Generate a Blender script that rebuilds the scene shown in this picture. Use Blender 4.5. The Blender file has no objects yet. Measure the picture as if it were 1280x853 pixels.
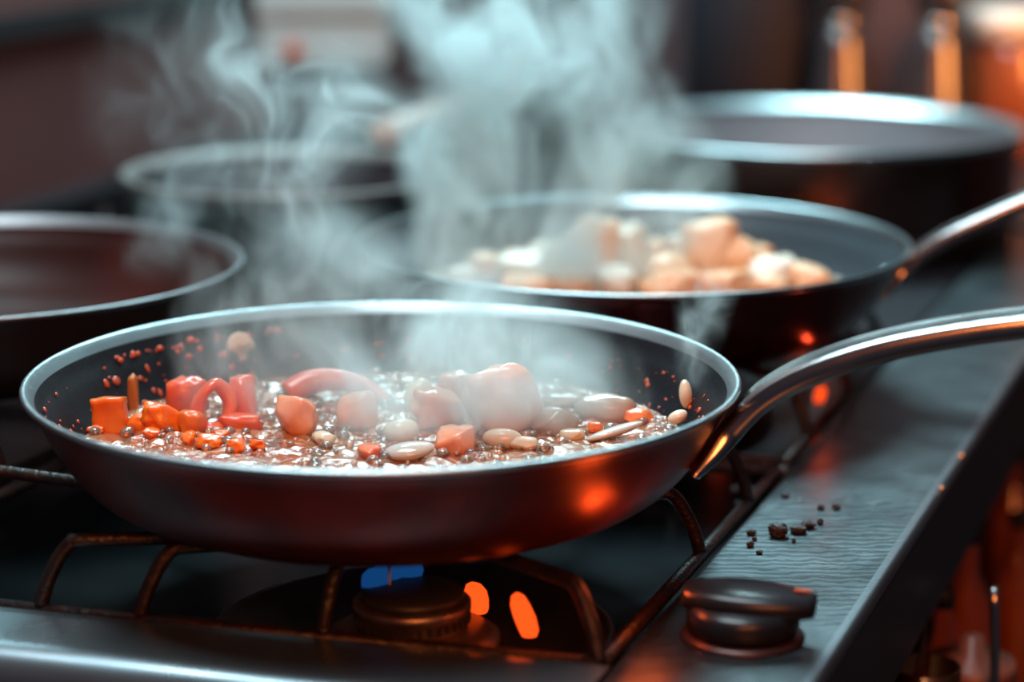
import bpy, bmesh, math, random
from mathutils import Vector, Matrix, noise as mnoise
R = math.radians
scene = bpy.context.scene

# ------------------------------------------------------------------ camera, light, exposure
F_PX, PITCH, CAM_Z = 2900.0, R(12.75), 1.1995
cam_data = bpy.data.cameras.new('camera')
cam = bpy.data.objects.new('camera', cam_data)
scene.collection.objects.link(cam)
cam.location = (0, 0, CAM_Z)
cam.rotation_euler = (R(90) - PITCH, 0, 0)
cam_data.sensor_width = 36
cam_data.lens = F_PX / 1280 * 36
cam_data.clip_start = 0.02
cam_data.dof.use_dof = True
cam_data.dof.focus_distance = 0.915
cam_data.dof.aperture_fstop = 4.0
scene.camera = cam

scene.view_settings.view_transform = 'Standard'
scene.view_settings.look = 'None'
scene.view_settings.gamma = 1
scene.view_settings.exposure = 0.0
scene.view_settings.use_curve_mapping = False
scene.cycles.use_denoising = True
scene.cycles.denoiser = 'OPENIMAGEDENOISE'
scene.cycles.volume_step_rate = 2.5
scene.cycles.volume_max_steps = 256
scene.cycles.volume_bounces = 3
scene.cycles.sample_clamp_indirect = 4
scene.cycles.max_bounces = 8
scene.cycles.caustics_reflective = False
scene.cycles.caustics_refractive = False

world = bpy.data.worlds.new('world')
scene.world = world
world.use_nodes = True
world.node_tree.nodes['Background'].inputs[0].default_value = (0.30, 0.42, 0.60, 1)
world.node_tree.nodes['Background'].inputs[1].default_value = 0.060

def area(name, loc, target, size, size_y, power, color):
    d = bpy.data.lights.new(name, 'AREA')
    d.shape = 'RECTANGLE'; d.size = size; d.size_y = size_y
    d.energy = power; d.color = color
    o = bpy.data.objects.new(name, d)
    o.location = loc
    o.rotation_euler = (Vector(target) - Vector(loc)).to_track_quat('-Z', 'Y').to_euler()
    scene.collection.objects.link(o)
    return o
# cool hood light over the back of the range, an added overhead fill, a warm pass lamp off to the side
area('cool_hood_light', (-0.15, 1.95, 2.05), (0.0, 1.0, 0.95), 1.1, 0.45, 54, (0.56, 0.93, 1.0))
area('overhead_fill', (-0.25, 0.72, 2.30), (-0.05, 0.98, 0.95), 0.8, 0.5, 24, (0.78, 0.94, 1.0))  # unseen fill light added to brighten the food and the wall box
area('warm_pass_lamp', (0.15, -0.28, 1.50), (0.08, 0.90, 0.98), 0.60, 0.36, 9.0, (1.0, 0.24, 0.055))
area('warm_back_lamp', (0.66, 1.45, 1.20), (0.38, 1.97, 1.0), 0.10, 0.35, 0.9, (1.0, 0.32, 0.08)).data.spread = R(50)

# ------------------------------------------------------------------ frames of reference
fw = Vector((0, math.cos(PITCH), -math.sin(PITCH)))
up = Vector((0, math.sin(PITCH), math.cos(PITCH)))
CAMP = Vector((0, 0, CAM_Z))
def ray(px, py):
    return Vector((1, 0, 0)) * ((px - 640) / F_PX) - up * ((py - 426.5) / F_PX) + fw
def on_z(px, py, z):                       # the point of a level surface at height z
    r = ray(px, py); return CAMP + r * ((z - CAM_Z) / r.z)
def at_depth(px, py, d): return CAMP + ray(px, py) * d
YAW = R(20); CU, SU = math.cos(YAW), math.sin(YAW)
def S(u, v, z): return Vector((u * CU + v * SU, -u * SU + v * CU, z))   # the range's own axes
def UV(p): return (p.x * CU - p.y * SU, p.x * SU + p.y * CU)
Z_DECK, Z_TRAY, Z_GRATE, Z_RIM = 0.910, 0.895, 0.938, 0.985
rng = random.Random(7)

# ------------------------------------------------------------------ materials
MATS = {}
def mat(name, color, rough=0.5, metal=0.0, var=None, var_scale=30, bump=0.0, bump_scale=60, spec=0.5,
        trans=0.0, coat=0.0, sss=0.0, rough_var=0.0, stretch=(1, 1, 1), emit=None, emit_s=0.0, detail=5, alpha=None, distort=0.0):
    if name in MATS: return MATS[name]
    m = bpy.data.materials.new(name); m.use_nodes = True
    nt = m.node_tree; b = nt.nodes['Principled BSDF']
    b.inputs['Base Color'].default_value = (*color, 1)
    b.inputs['Roughness'].default_value = rough
    b.inputs['Metallic'].default_value = metal
    b.inputs['Specular IOR Level'].default_value = spec
    b.inputs['Transmission Weight'].default_value = trans
    b.inputs['Coat Weight'].default_value = coat
    b.inputs['Coat Roughness'].default_value = 0.08
    if sss:
        b.inputs['Subsurface Weight'].default_value = sss
        b.inputs['Subsurface Radius'].default_value = (0.006, 0.002, 0.001)
        b.inputs['Subsurface Scale'].default_value = 1.0
    if emit:
        b.inputs['Emission Color'].default_value = (*emit, 1)
        b.inputs['Emission Strength'].default_value = emit_s
    tc = nt.nodes.new('ShaderNodeTexCoord'); mp = nt.nodes.new('ShaderNodeMapping')
    mp.inputs['Scale'].default_value = stretch
    nt.links.new(tc.outputs['Object'], mp.inputs[0])
    n = nt.nodes.new('ShaderNodeTexNoise')
    n.inputs['Scale'].default_value = var_scale; n.inputs['Detail'].default_value = detail
    n.inputs['Distortion'].default_value = distort
    nt.links.new(mp.outputs[0], n.inputs['Vector'])
    if var:
        r = nt.nodes.new('ShaderNodeValToRGB')
        r.color_ramp.elements[0].color = (*color, 1); r.color_ramp.elements[0].position = 0.38
        r.color_ramp.elements[1].color = (*var, 1); r.color_ramp.elements[1].position = 0.66
        nt.links.new(n.outputs['Fac'], r.inputs[0]); nt.links.new(r.outputs[0], b.inputs['Base Color'])
    if rough_var:
        k = nt.nodes.new('ShaderNodeMapRange')
        k.inputs['To Min'].default_value = max(0.02, rough - rough_var); k.inputs['To Max'].default_value = rough + rough_var
        nt.links.new(n.outputs['Fac'], k.inputs[0]); nt.links.new(k.outputs[0], b.inputs['Roughness'])
    if bump:
        n2 = nt.nodes.new('ShaderNodeTexNoise')
        n2.inputs['Scale'].default_value = bump_scale; n2.inputs['Detail'].default_value = 4
        nt.links.new(mp.outputs[0], n2.inputs['Vector'])
        bp = nt.nodes.new('ShaderNodeBump'); bp.inputs['Strength'].default_value = bump
        bp.inputs['Distance'].default_value = 0.002
        nt.links.new(n2.outputs['Fac'], bp.inputs['Height']); nt.links.new(bp.outputs[0], b.inputs['Normal'])
    MATS[name] = m
    return m

M_RIM = mat('brushed steel rim', (0.40, 0.45, 0.47), 0.34, 1.0, bump=0.12, bump_scale=900, rough_var=0.12, var_scale=200)
M_STEEL = mat('polished steel', (0.46, 0.46, 0.46), 0.20, 1.0, rough_var=0.06, var_scale=60)
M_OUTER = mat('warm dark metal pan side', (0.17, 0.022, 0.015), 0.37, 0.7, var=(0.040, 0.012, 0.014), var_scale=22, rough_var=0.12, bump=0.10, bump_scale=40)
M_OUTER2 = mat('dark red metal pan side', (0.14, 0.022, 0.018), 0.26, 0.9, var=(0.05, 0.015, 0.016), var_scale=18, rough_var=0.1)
M_NONSTICK = mat('black nonstick coating', (0.008, 0.009, 0.012), 0.45, 0.0, spec=0.18, bump=0.15, bump_scale=500, rough_var=0.12, var_scale=70)
M_NONSTICK2 = mat('blue grey nonstick coating', (0.030, 0.042, 0.052), 0.36, 0.0, spec=0.4)
M_BROWNIN = mat('dark brown pan lining', (0.026, 0.007, 0.006), 0.38, 0.0, spec=0.15, var=(0.055, 0.013, 0.010), var_scale=12)
M_IRON = mat('black cast iron', (0.009, 0.008, 0.008), 0.38, 0.2, var=(0.028, 0.010, 0.007), var_scale=90, bump=0.5, bump_scale=350)
M_BURNER = mat('burner alloy', (0.16, 0.13, 0.12), 0.40, 0.9, var=(0.30, 0.25, 0.23), var_scale=60)
M_BLACK = mat('matt black enamel', (0.012, 0.013, 0.015), 0.5, 0.0)
M_TRAY = mat('drip tray steel', (0.045, 0.052, 0.06), 0.22, 1.0, var=(0.018, 0.020, 0.024), var_scale=14, rough_var=0.1)
M_FASCIA = mat('dark side steel', (0.016, 0.015, 0.019), 0.45, 0.4, var=(0.012, 0.011, 0.014), var_scale=10)
M_KNOB = mat('black knob plastic', (0.010, 0.011, 0.014), 0.30, 0.0, spec=0.35)
M_CRUMB = mat('burnt crumb', (0.012, 0.007, 0.006), 0.5, 0.0, var=(0.045, 0.012, 0.006), var_scale=400, bump=0.8, bump_scale=700)
M_DROP = mat('water drop', (0.85, 0.95, 1.0), 0.03, 0.0, trans=0.9)

def deck_material():
    m = bpy.data.materials.new('scrubbed steel deck'); m.use_nodes = True
    nt = m.node_tree; b = nt.nodes['Principled BSDF']
    L = nt.links.new
    b.inputs['Metallic'].default_value = 1.0
    tc = nt.nodes.new('ShaderNodeTexCoord')
    n1 = nt.nodes.new('ShaderNodeTexNoise'); n1.inputs['Scale'].default_value = 14; n1.inputs['Detail'].default_value = 6
    n1.inputs['Distortion'].default_value = 1.6
    L(tc.outputs['Object'], n1.inputs['Vector'])
    cr = nt.nodes.new('ShaderNodeValToRGB')
    cr.color_ramp.elements[0].color = (0.066, 0.074, 0.080, 1); cr.color_ramp.elements[0].position = 0.34
    cr.color_ramp.elements[1].color = (0.140, 0.156, 0.168, 1); cr.color_ramp.elements[1].position = 0.68
    L(n1.outputs['Fac'], cr.inputs[0])
    # swirled scouring marks: thin bands of a strongly distorted wave
    w = nt.nodes.new('ShaderNodeTexWave'); w.wave_type = 'RINGS'; w.inputs['Scale'].default_value = 72
    w.inputs['Distortion'].default_value = 7; w.inputs['Detail'].default_value = 3; w.inputs['Detail Scale'].default_value = 1.4; w.inputs['Detail Roughness'].default_value = 0.7
    mp = nt.nodes.new('ShaderNodeMapping'); mp.inputs['Location'].default_value = (-0.30, -0.80, 0)
    L(tc.outputs['Object'], mp.inputs[0]); L(mp.outputs[0], w.inputs['Vector'])
    rr = nt.nodes.new('ShaderNodeMapRange'); rr.inputs['To Min'].default_value = 0.34; rr.inputs['To Max'].default_value = 0.46
    L(w.outputs['Fac'], rr.inputs[0]); L(rr.outputs[0], b.inputs['Roughness'])
    mx = nt.nodes.new('ShaderNodeMix'); mx.data_type = 'RGBA'; mx.blend_type = 'MULTIPLY'
    cw = nt.nodes.new('ShaderNodeMapRange'); cw.inputs['To Min'].default_value = 0.78; cw.inputs['To Max'].default_value = 1.0
    L(w.outputs['Fac'], cw.inputs[0])
    mx.inputs['Factor'].default_value = 1.0
    L(cr.outputs[0], mx.inputs['A']); L(cw.outputs[0], mx.inputs['B']); L(mx.outputs['Result'], b.inputs['Base Color'])
    bp = nt.nodes.new('ShaderNodeBump'); bp.inputs['Strength'].default_value = 0.03; bp.inputs['Distance'].default_value = 0.0001
    L(w.outputs['Fac'], bp.inputs['Height']); L(bp.outputs[0], b.inputs['Normal'])
    return m
M_DECK = deck_material()

# ------------------------------------------------------------------ mesh helpers
def link(name, mesh, material, parent=None, smooth=True):
    o = bpy.data.objects.new(name, mesh)
    scene.collection.objects.link(o)
    if material: mesh.materials.append(material)
    if smooth:
        for p in mesh.polygons: p.use_smooth = True
    if parent: o.parent = parent
    return o
def from_bm(name, bm, material, parent=None, smooth=True):
    me = bpy.data.meshes.new(name); bmesh.ops.recalc_face_normals(bm, faces=bm.faces)
    bm.to_mesh(me); bm.free()
    return link(name, me, material, parent, smooth)
def tag(o, label, cat=None, group=None, kind=None):
    o['label'] = label
    if cat: o['category'] = cat
    if group: o['group'] = group
    if kind: o['kind'] = kind
    return o
def thing(name, label, cat, loc, rz=0.0, group=None):
    o = bpy.data.objects.new(name, None); scene.collection.objects.link(o)
    o.location = loc; o.rotation_euler = (0, 0, rz); o.empty_display_size = 0.02
    return tag(o, label, cat, group)
def lathe_bm(profile, seg=96, bm=None, closed=False):
    bm = bm or bmesh.new(); rings = []
    for r, z in profile:
        if r < 1e-6: rings.append([bm.verts.new((0, 0, z))])
        else: rings.append([bm.verts.new((r * math.cos(2*math.pi*i/seg), r * math.sin(2*math.pi*i/seg), z)) for i in range(seg)])
    pairs = list(zip(rings, rings[1:])) + ([(rings[-1], rings[0])] if closed else [])
    for a, b in pairs:
        for i in range(seg):
            j = (i + 1) % seg
            if len(a) == 1 and len(b) == 1: continue
            if len(a) == 1: bm.faces.new((a[0], b[i], b[j]))
            elif len(b) == 1: bm.faces.new((a[i], a[j], b[0]))
            else: bm.faces.new((a[i], a[j], b[j], b[i]))
    return bm
def spline(pts, n):                          # Catmull-Rom through the points
    pts = [Vector(p) for p in pts]; P = [pts[0]*2 - pts[1]] + pts + [pts[-1]*2 - pts[-2]]
    out = []
    for i in range(1, len(P) - 2):
        a, b, c, d = P[i-1:i+3]
        for k in range(n):
            t = k / n
            out.append(0.5 * ((2*b) + (c - a)*t + (2*a - 5*b + 4*c - d)*t*t + (3*b - a - 3*c + d)*t**3))
    out.append(P[-2]); return out
def sweep_bm(path, section, upv=Vector((0, 0, 1)), bm=None, cap=True):
    """section(t) -> list of (side, up) offsets"""
    bm = bm or bmesh.new(); rings = []; n = len(path)
    for i, p in enumerate(path):
        tan = (path[min(i+1, n-1)] - path[max(i-1, 0)]).normalized()
        side = tan.cross(upv)
        if side.length < 1e-4: side = tan.cross(Vector((1, 0, 0)))
        side.normalize(); u2 = side.cross(tan).normalized()
        rings.append([bm.verts.new(p + side*a + u2*b) for a, b in section(i / (n - 1))])
    m = len(rings[0])
    for a, b in zip(rings, rings[1:]):
        for k in range(m): bm.faces.new((a[k], a[(k+1) % m], b[(k+1) % m], b[k]))
    if cap: bm.faces.new(rings[0]); bm.faces.new(rings[-1][::-1])
    return bm
def tube_bm(pts, r, seg=10, n=6, bm=None, r2=None):
    path = spline(pts, n) if len(pts) > 2 else [Vector(p) for p in pts]
    def sec(t):
        q = r if r2 is None else r + (r2 - r)*t
        return [(q*math.cos(2*math.pi*k/seg), q*math.sin(2*math.pi*k/seg)) for k in range(seg)]
    return sweep_bm(path, sec, bm=bm)
def prism_bm(poly, z0, z1, bev=0.0, segs=2, bm=None):
    bm = bm or bmesh.new()
    a = [bm.verts.new((p[0], p[1], z0)) for p in poly]; b = [bm.verts.new((p[0], p[1], z1)) for p in poly]
    n = len(poly); fs = [bm.faces.new(a[::-1]), bm.faces.new(b)]
    for i in range(n): fs.append(bm.faces.new((a[i], a[(i+1) % n], b[(i+1) % n], b[i])))
    if bev:
        bmesh.ops.bevel(bm, geom=list(bm.edges), offset=bev, segments=segs, profile=0.5, affect='EDGES')
    return bm
def uvbox(u0, u1, v0, v1, z0, z1, bev=0.0, segs=2):
    return prism_bm([S(u0, v0, 0), S(u1, v0, 0), S(u1, v1, 0), S(u0, v1, 0)], z0, z1, bev, segs)
def chunk_bm(seed, dims, square=0.5, rough=0.12, freq=2.2, cuts=7, knife=5):
    """a cut piece of food: between a block and a ball, with an uneven skin"""
    bm = bmesh.new(); bmesh.ops.create_cube(bm, size=2)
    bmesh.ops.subdivide_edges(bm, edges=list(bm.edges), cuts=cuts, use_grid_fill=True)
    off = Vector((seed * 3.7, seed * 1.3, seed * 7.1))
    for v in bm.verts:
        c = v.co.copy(); s = c.normalized()
        q = s.lerp(c, square)
        q *= 1 + rough * mnoise.noise(s * freq + off) + rough * 0.35 * mnoise.noise(s * freq * 3 + off)
        v.co = q
    rk = random.Random(seed * 31 + 5)
    for k in range(knife):                       # flat facets left by the knife
        n = Vector((rk.uniform(-1, 1), rk.uniform(-1, 1), rk.uniform(-0.5, 1))).normalized(); d = rk.uniform(0.66, 0.92)
        for v in bm.verts:
            e = v.co.dot(n) - d
            if e > 0: v.co -= n * e * 0.82
    for v in bm.verts: v.co = Vector((v.co.x * dims[0], v.co.y * dims[1], v.co.z * dims[2]))
    return bm
def transform_bm(bm, rot=(0, 0, 0), loc=(0, 0, 0)):
    from mathutils import Euler
    bmesh.ops.transform(bm, matrix=Matrix.Translation(loc) @ Euler(rot).to_matrix().to_4x4(), verts=bm.verts)
    return bm

_US = bmesh.new(); bmesh.ops.create_uvsphere(_US, u_segments=8, v_segments=5, radius=1)
_USV = [v.co.copy() for v in _US.verts]; _USF = [[v.index for v in f.verts] for f in _US.faces]; _US.free()
def beads(name, mats4, material, parent):      # many little drops in one mesh
    V = []; Fc = []
    for m in mats4:
        b = len(V); V += [m @ c for c in _USV]; Fc += [[b + i for i in f] for f in _USF]
    me = bpy.data.meshes.new(name); me.from_pydata([tuple(v) for v in V], [], Fc); me.update()
    o = link(name, me, material, parent); o['kind'] = 'stuff'; return o
# ------------------------------------------------------------------ the room
def struct(name, bm, m, label, smooth=False):
    return tag(from_bm(name, bm, m, None, smooth), label, None, None, 'structure')
M_WALL_L = mat('brown panelled wall', (0.115, 0.046, 0.045), 0.5, 0.0, var=(0.150, 0.068, 0.064), var_scale=2.5)
M_WALL_B = mat('dark back wall', (0.042, 0.032, 0.040), 0.5, 0.0, var=(0.070, 0.044, 0.048), var_scale=2.0)
M_FLOOR = mat('dark floor', (0.03, 0.028, 0.03), 0.5)
UL, VB = -1.00, 2.05
struct('floor', uvbox(-2.6, 2.4, -0.9, 3.0, -0.05, 0.0), M_FLOOR, 'dark kitchen floor below the range')
wl = struct('wall_left', uvbox(UL - 0.08, UL, 0.2, VB, 0.0, 2.6), M_WALL_L, 'brown panelled side wall beside the range')
wb = struct('wall_back', uvbox(UL - 0.08, 2.4, VB, VB + 0.08, 0.0, 2.6), M_WALL_B, 'dark back wall behind the pots')
for k, z in enumerate((1.03, 1.40)):
    o = from_bm('panel_seam', uvbox(UL, UL + 0.012, 0.25, VB - 0.02, z, z + 0.018), M_BLACK, wl, False)

# ------------------------------------------------------------------ the gas range
def lip_v(u): return 0.7319 + 0.080 * (u + 0.2338)
gu0_ = -0.548
U_IN, U_OUT, U_FAR, V_BACK = -0.2294, -0.1572, -0.93, 1.72
stove = thing('gas_stove', 'stainless steel gas range top with a scrubbed side deck', 'stove', S(-0.5, 1.2, 0))
inv = stove.matrix_world
def stove_part(name, bm, m, smooth=False, label=None):
    bmesh.ops.translate(bm, verts=bm.verts, vec=-stove.location)
    o = from_bm(name, bm, m, stove, smooth)
    if label: o['label'] = label
    return o
def rounded_strip(section, line_a, line_b, m, name, label=None):
    """a bent sheet: section points (offset, z) swept between two lines of the deck"""
    bm = bmesh.new(); A = []; B = []
    for (o, z) in section:
        A.append(bm.verts.new(line_a(o, z))); B.append(bm.verts.new(line_b(o, z)))
    for i in range(len(A) - 1): bm.faces.new((A[i], A[i+1], B[i+1], B[i]))
    return stove_part(name, bm, m, True, label)
# side deck with a rolled outer edge
sec = [(U_IN, Z_TRAY - 0.002), (U_IN, Z_DECK - 0.003), (U_IN + 0.001, Z_DECK - 0.001), (U_IN + 0.003, Z_DECK)]
sec += [(U_IN + 0.003 + k * (U_OUT - U_IN - 0.0085) / 12, Z_DECK) for k in range(1, 13)]
o = rounded_strip(sec, lambda a, z: S(a, lip_v(a) - 0.044, z), lambda a, z: S(a, V_BACK, z), M_DECK, 'side_deck', 'grey scrubbed steel deck with swirling scour marks')
sec = [(U_OUT - 0.0055, Z_DECK)] + [(U_OUT - 0.003 + 0.003 * math.sin(a), Z_DECK - 0.003 + 0.003 * math.cos(a)) for a in [R(15 * k) for k in range(0, 7)]] + [(U_OUT, Z_DECK - 0.005)]
rounded_strip(sec, lambda a, z: S(a, lip_v(a) - 0.044, z), lambda a, z: S(a, V_BACK, z), mat('smooth edge steel', (0.22, 0.23, 0.25), 0.34, 1.0), 'edge_trim', 'thin bright rolled edge')
bm = prism_bm([S(U_OUT - 0.004, lip_v(U_OUT) - 0.046, 0), S(U_OUT + 0.0, lip_v(U_OUT) - 0.046, 0), S(U_OUT + 0.0, V_BACK, 0), S(U_OUT - 0.004, V_BACK, 0)], 0.858, Z_DECK - 0.004)
stove_part('side_fascia', bm, M_FASCIA)
# front lip: a rolled ledge
sec = [(0.002, Z_TRAY - 0.002), (0.0, Z_DECK - 0.002), (-0.002, Z_DECK)]
sec += [(-0.002 - 0.032 * k / 6, Z_DECK) for k in range(1, 6)]
sec += [(-0.034 - 0.012 * math.sin(a), Z_DECK - 0.012 + 0.012 * math.cos(a)) for a in [R(9 * k) for k in range(0, 11)]]
sec += [(-0.046, 0.888), (-0.046, 0.858)]
M_LIP = mat('bright front ledge steel', (0.36, 0.47, 0.51), 0.29, 0.92, var=(0.26, 0.34, 0.38), var_scale=25, rough_var=0.08)
rounded_strip(sec, lambda a, z: S(U_FAR - 0.03, lip_v(U_FAR - 0.03) + a, z), lambda a, z: S(U_IN, lip_v(U_IN) + a, z), M_LIP, 'front_ledge', 'bright rolled steel front ledge')
bm = prism_bm([S(U_IN, lip_v(U_IN) - 0.046, 0), S(U_OUT, lip_v(U_OUT) - 0.046, 0), S(U_OUT, lip_v(U_OUT) - 0.042, 0), S(U_IN, lip_v(U_IN) - 0.042, 0)], 0.858, Z_DECK - 0.002)
stove_part('front_fascia', bm, M_FASCIA)
# the well under the grates, back and side curbs
stove_part('burner_well', uvbox(U_FAR, U_IN, 0.66, V_BACK - 0.05, Z_TRAY - 0.012, Z_TRAY), M_TRAY)
stove_part('back_ledge', uvbox(U_FAR - 0.03, U_OUT, V_BACK - 0.05, V_BACK + 0.30, 0.86, Z_DECK + 0.004, 0.003), M_FASCIA)
stove_part('left_ledge', uvbox(U_FAR - 0.03, U_FAR, 0.62, V_BACK - 0.05, 0.86, Z_DECK), M_FASCIA)
stove_part('burner_box', uvbox(U_FAR, U_OUT - 0.006, 0.70, V_BACK, 0.845, Z_TRAY - 0.012), M_BLACK)
for (u, v) in ((U_FAR + 0.05, 0.72), (U_OUT - 0.06, 0.76), (U_FAR + 0.05, V_BACK - 0.1), (U_OUT - 0.06, V_BACK - 0.1)):
    stove_part('leg', uvbox(u - 0.02, u + 0.02, v - 0.02, v + 0.02, 0.0, 0.845), M_FASCIA)
stove_part('lower_shelf', uvbox(U_FAR, 0.55, 0.80, V_BACK, 0.690, 0.700), M_FASCIA)
stove_part('flat_plate', uvbox(gu0_, U_IN - 0.004, 1.32, V_BACK - 0.055, Z_TRAY, 0.905, 0.002), M_FASCIA)
for px, py, rr in ((1202, 571, 0.0016), (1177, 612, 0.0011)):
    p = on_z(px, py, Z_DECK)
    bm = lathe_bm([(0, 0.0016), (rr*0.55, 0.0016), (rr*0.6, 0.0008), (rr, 0.0012), (rr, 0)], 14)
    bmesh.ops.translate(bm, verts=bm.verts, vec=p)
    stove_part('screw', bm, mat('copper screw', (0.6, 0.2, 0.08), 0.3, 0.8), True, 'small copper coloured screw')

# ------------------------------------------------------------------ grates
def grate(name, label, u0, u1, v0, v1, fingers, front=None):
    g = thing(name, label, 'grate', S((u0+u1)/2, (v0+v1)/2, Z_TRAY), 0, 'iron pan grates on the range')
    def add(nm, bm):
        bmesh.ops.translate(bm, verts=bm.verts, vec=-g.location); return from_bm(nm, bm, M_IRON, g)
    zf = Z_DECK - 0.003
    f = front or (lambda u: v0)
    cs = [S(u0, f(u0), zf), S(u1, f(u1), zf), S(u1, v1, zf), S(u0, v1, zf)]
    for a, b in zip(cs, cs[1:] + cs[:1]):
        add('frame_bar', tube_bm([a, b], 0.0030, 10))
    for c in cs:
        add('foot', tube_bm([c, Vector((c.x, c.y, Z_TRAY + 0.0002))], 0.0036, 10))
    for (base, tip) in fingers:
        b = Vector((base.x, base.y, zf)); t = Vector((tip.x, tip.y, Z_GRATE - 0.0036)); d = (t - b); d.z = 0
        L = d.length; d.normalize()
        knee = b + d * min(0.012, L * 0.3); knee.z = Z_GRATE - 0.0052
        mid = b + d * min(0.004, L * 0.12); mid.z = (b.z + knee.z) / 2
        k2 = b + d * min(0.022, L * 0.45); k2.z = Z_GRATE - 0.0036
        add('finger', tube_bm([b, mid, knee, k2, t], 0.0028, 8, 4))
    return g
PAN1 = Vector((-0.0506, 0.8862, Z_RIM)); PAN2 = Vector((0.0623, 1.1833, Z_RIM)); PAN3 = Vector((-0.2695, 1.1195, Z_RIM))
POT4 = Vector((0.2117, 1.6386, Z_RIM)); POT5 = Vector((-0.1379, 1.4227, Z_RIM))
B1 = on_z(515, 737, 0.918)
BU, BV = UV(B1)
gu0, gu1 = -0.548, U_IN - 0.006
fr = lambda u: lip_v(u) + 0.006
def proj_x(p):
    d = p - CAMP; return 640 + F_PX * d.x / d.dot(fw)
def front_u(px):
    return min((gu0 + (gu1 - gu0) * k / 400 for k in range(401)), key=lambda u: abs(proj_x(S(u, fr(u), Z_DECK)) - px))
front_x = [(50, 0), (175, 0), (402, 0), (754, 0)]
fing = []
for k, (px, py) in enumerate(front_x):
    u = front_u(px); b = S(u, fr(u), 0)
    c = S(BU, BV + 0.02, 0); d = (c - b)
    fing.append((b, b + d * (0.66 if k in (0, 3) else 0.5)))
for px, py in ((897, 676), (952, 612)):
    b = on_z(px, py, Z_DECK + 0.004); u, v = UV(b); b = S(gu1, v, 0)
    fing.append((b, b + (S(BU, BV + 0.06, 0) - b) * 0.5))
for uu in (-0.50, -0.40, -0.30):
    b = S(uu, 1.0, 0); fing.append((b, b + (S(BU, BV + 0.05, 0) - b) * 0.55))
for vv in (0.80, 0.90):
    b = S(gu0, vv, 0); fing.append((b, b + (S(BU, BV + 0.02, 0) - b) * 0.5))
grate('iron_grate', 'black iron grate under the bubbling vegetable pan, by the front ledge', gu0, gu1, 0.72, 1.0, fing, fr)
def plain_fingers(u0, u1, v0, v1):
    c = S((u0+u1)/2, (v0+v1)/2, 0); out = []
    for k in range(3):
        t = (k + 0.5) / 3
        for b in (S(u0 + (u1-u0)*t, v0, 0), S(u0 + (u1-u0)*t, v1, 0), S(u0, v0 + (v1-v0)*t, 0), S(u1, v0 + (v1-v0)*t, 0)):
            out.append((b, b + (c - b) * 0.62))
    return out
for lab, q in (('black iron grate under the pan heaped with pale chunks', (gu0, gu1, 1.015, 1.30)),
               ('black iron grate under the empty brown pan', (-0.86, gu0 - 0.015, 0.705, 1.04)),
               ('black iron grate under the small steaming pot by the brown wall', (-0.86, gu0 - 0.015, 1.055, 1.40))):
    grate('iron_grate', lab, *q, plain_fingers(*q))

# ------------------------------------------------------------------ burners
M_FLAME_B = mat('blue gas flame', (0.0, 0.0, 0.0), 1.0, 0, spec=0, emit=(0.008, 0.075, 0.27), emit_s=0.6)
M_GLOW_O = mat('modelled orange glow', (0.0, 0.0, 0.0), 1.0, 0, spec=0, emit=(1.0, 0.075, 0.008), emit_s=1.6)  # glowing colour, also used for the orange reflections on the tray
def flame_bm(h, w, lean=0.0, seed=0):
    prof = [(0.0, 0), (0.7, 0.02), (0.9, 0.15), (1.0, 0.45), (0.9, 0.72), (0.62, 0.92), (0.2, 1.0), (0, 1.01)]
    bm = lathe_bm([(r * w, z * h) for r, z in prof], 14)
    for v in bm.verts: v.co.x += lean * (v.co.z / h) ** 1.6 + 0.12 * w * math.sin(v.co.z / h * 5 + seed)
    return bm
M_BOWL = mat('stained drip bowl steel', (0.30, 0.35, 0.37), 0.36, 1.0, var=(0.10, 0.11, 0.12), var_scale=22, rough_var=0.1)
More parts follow.
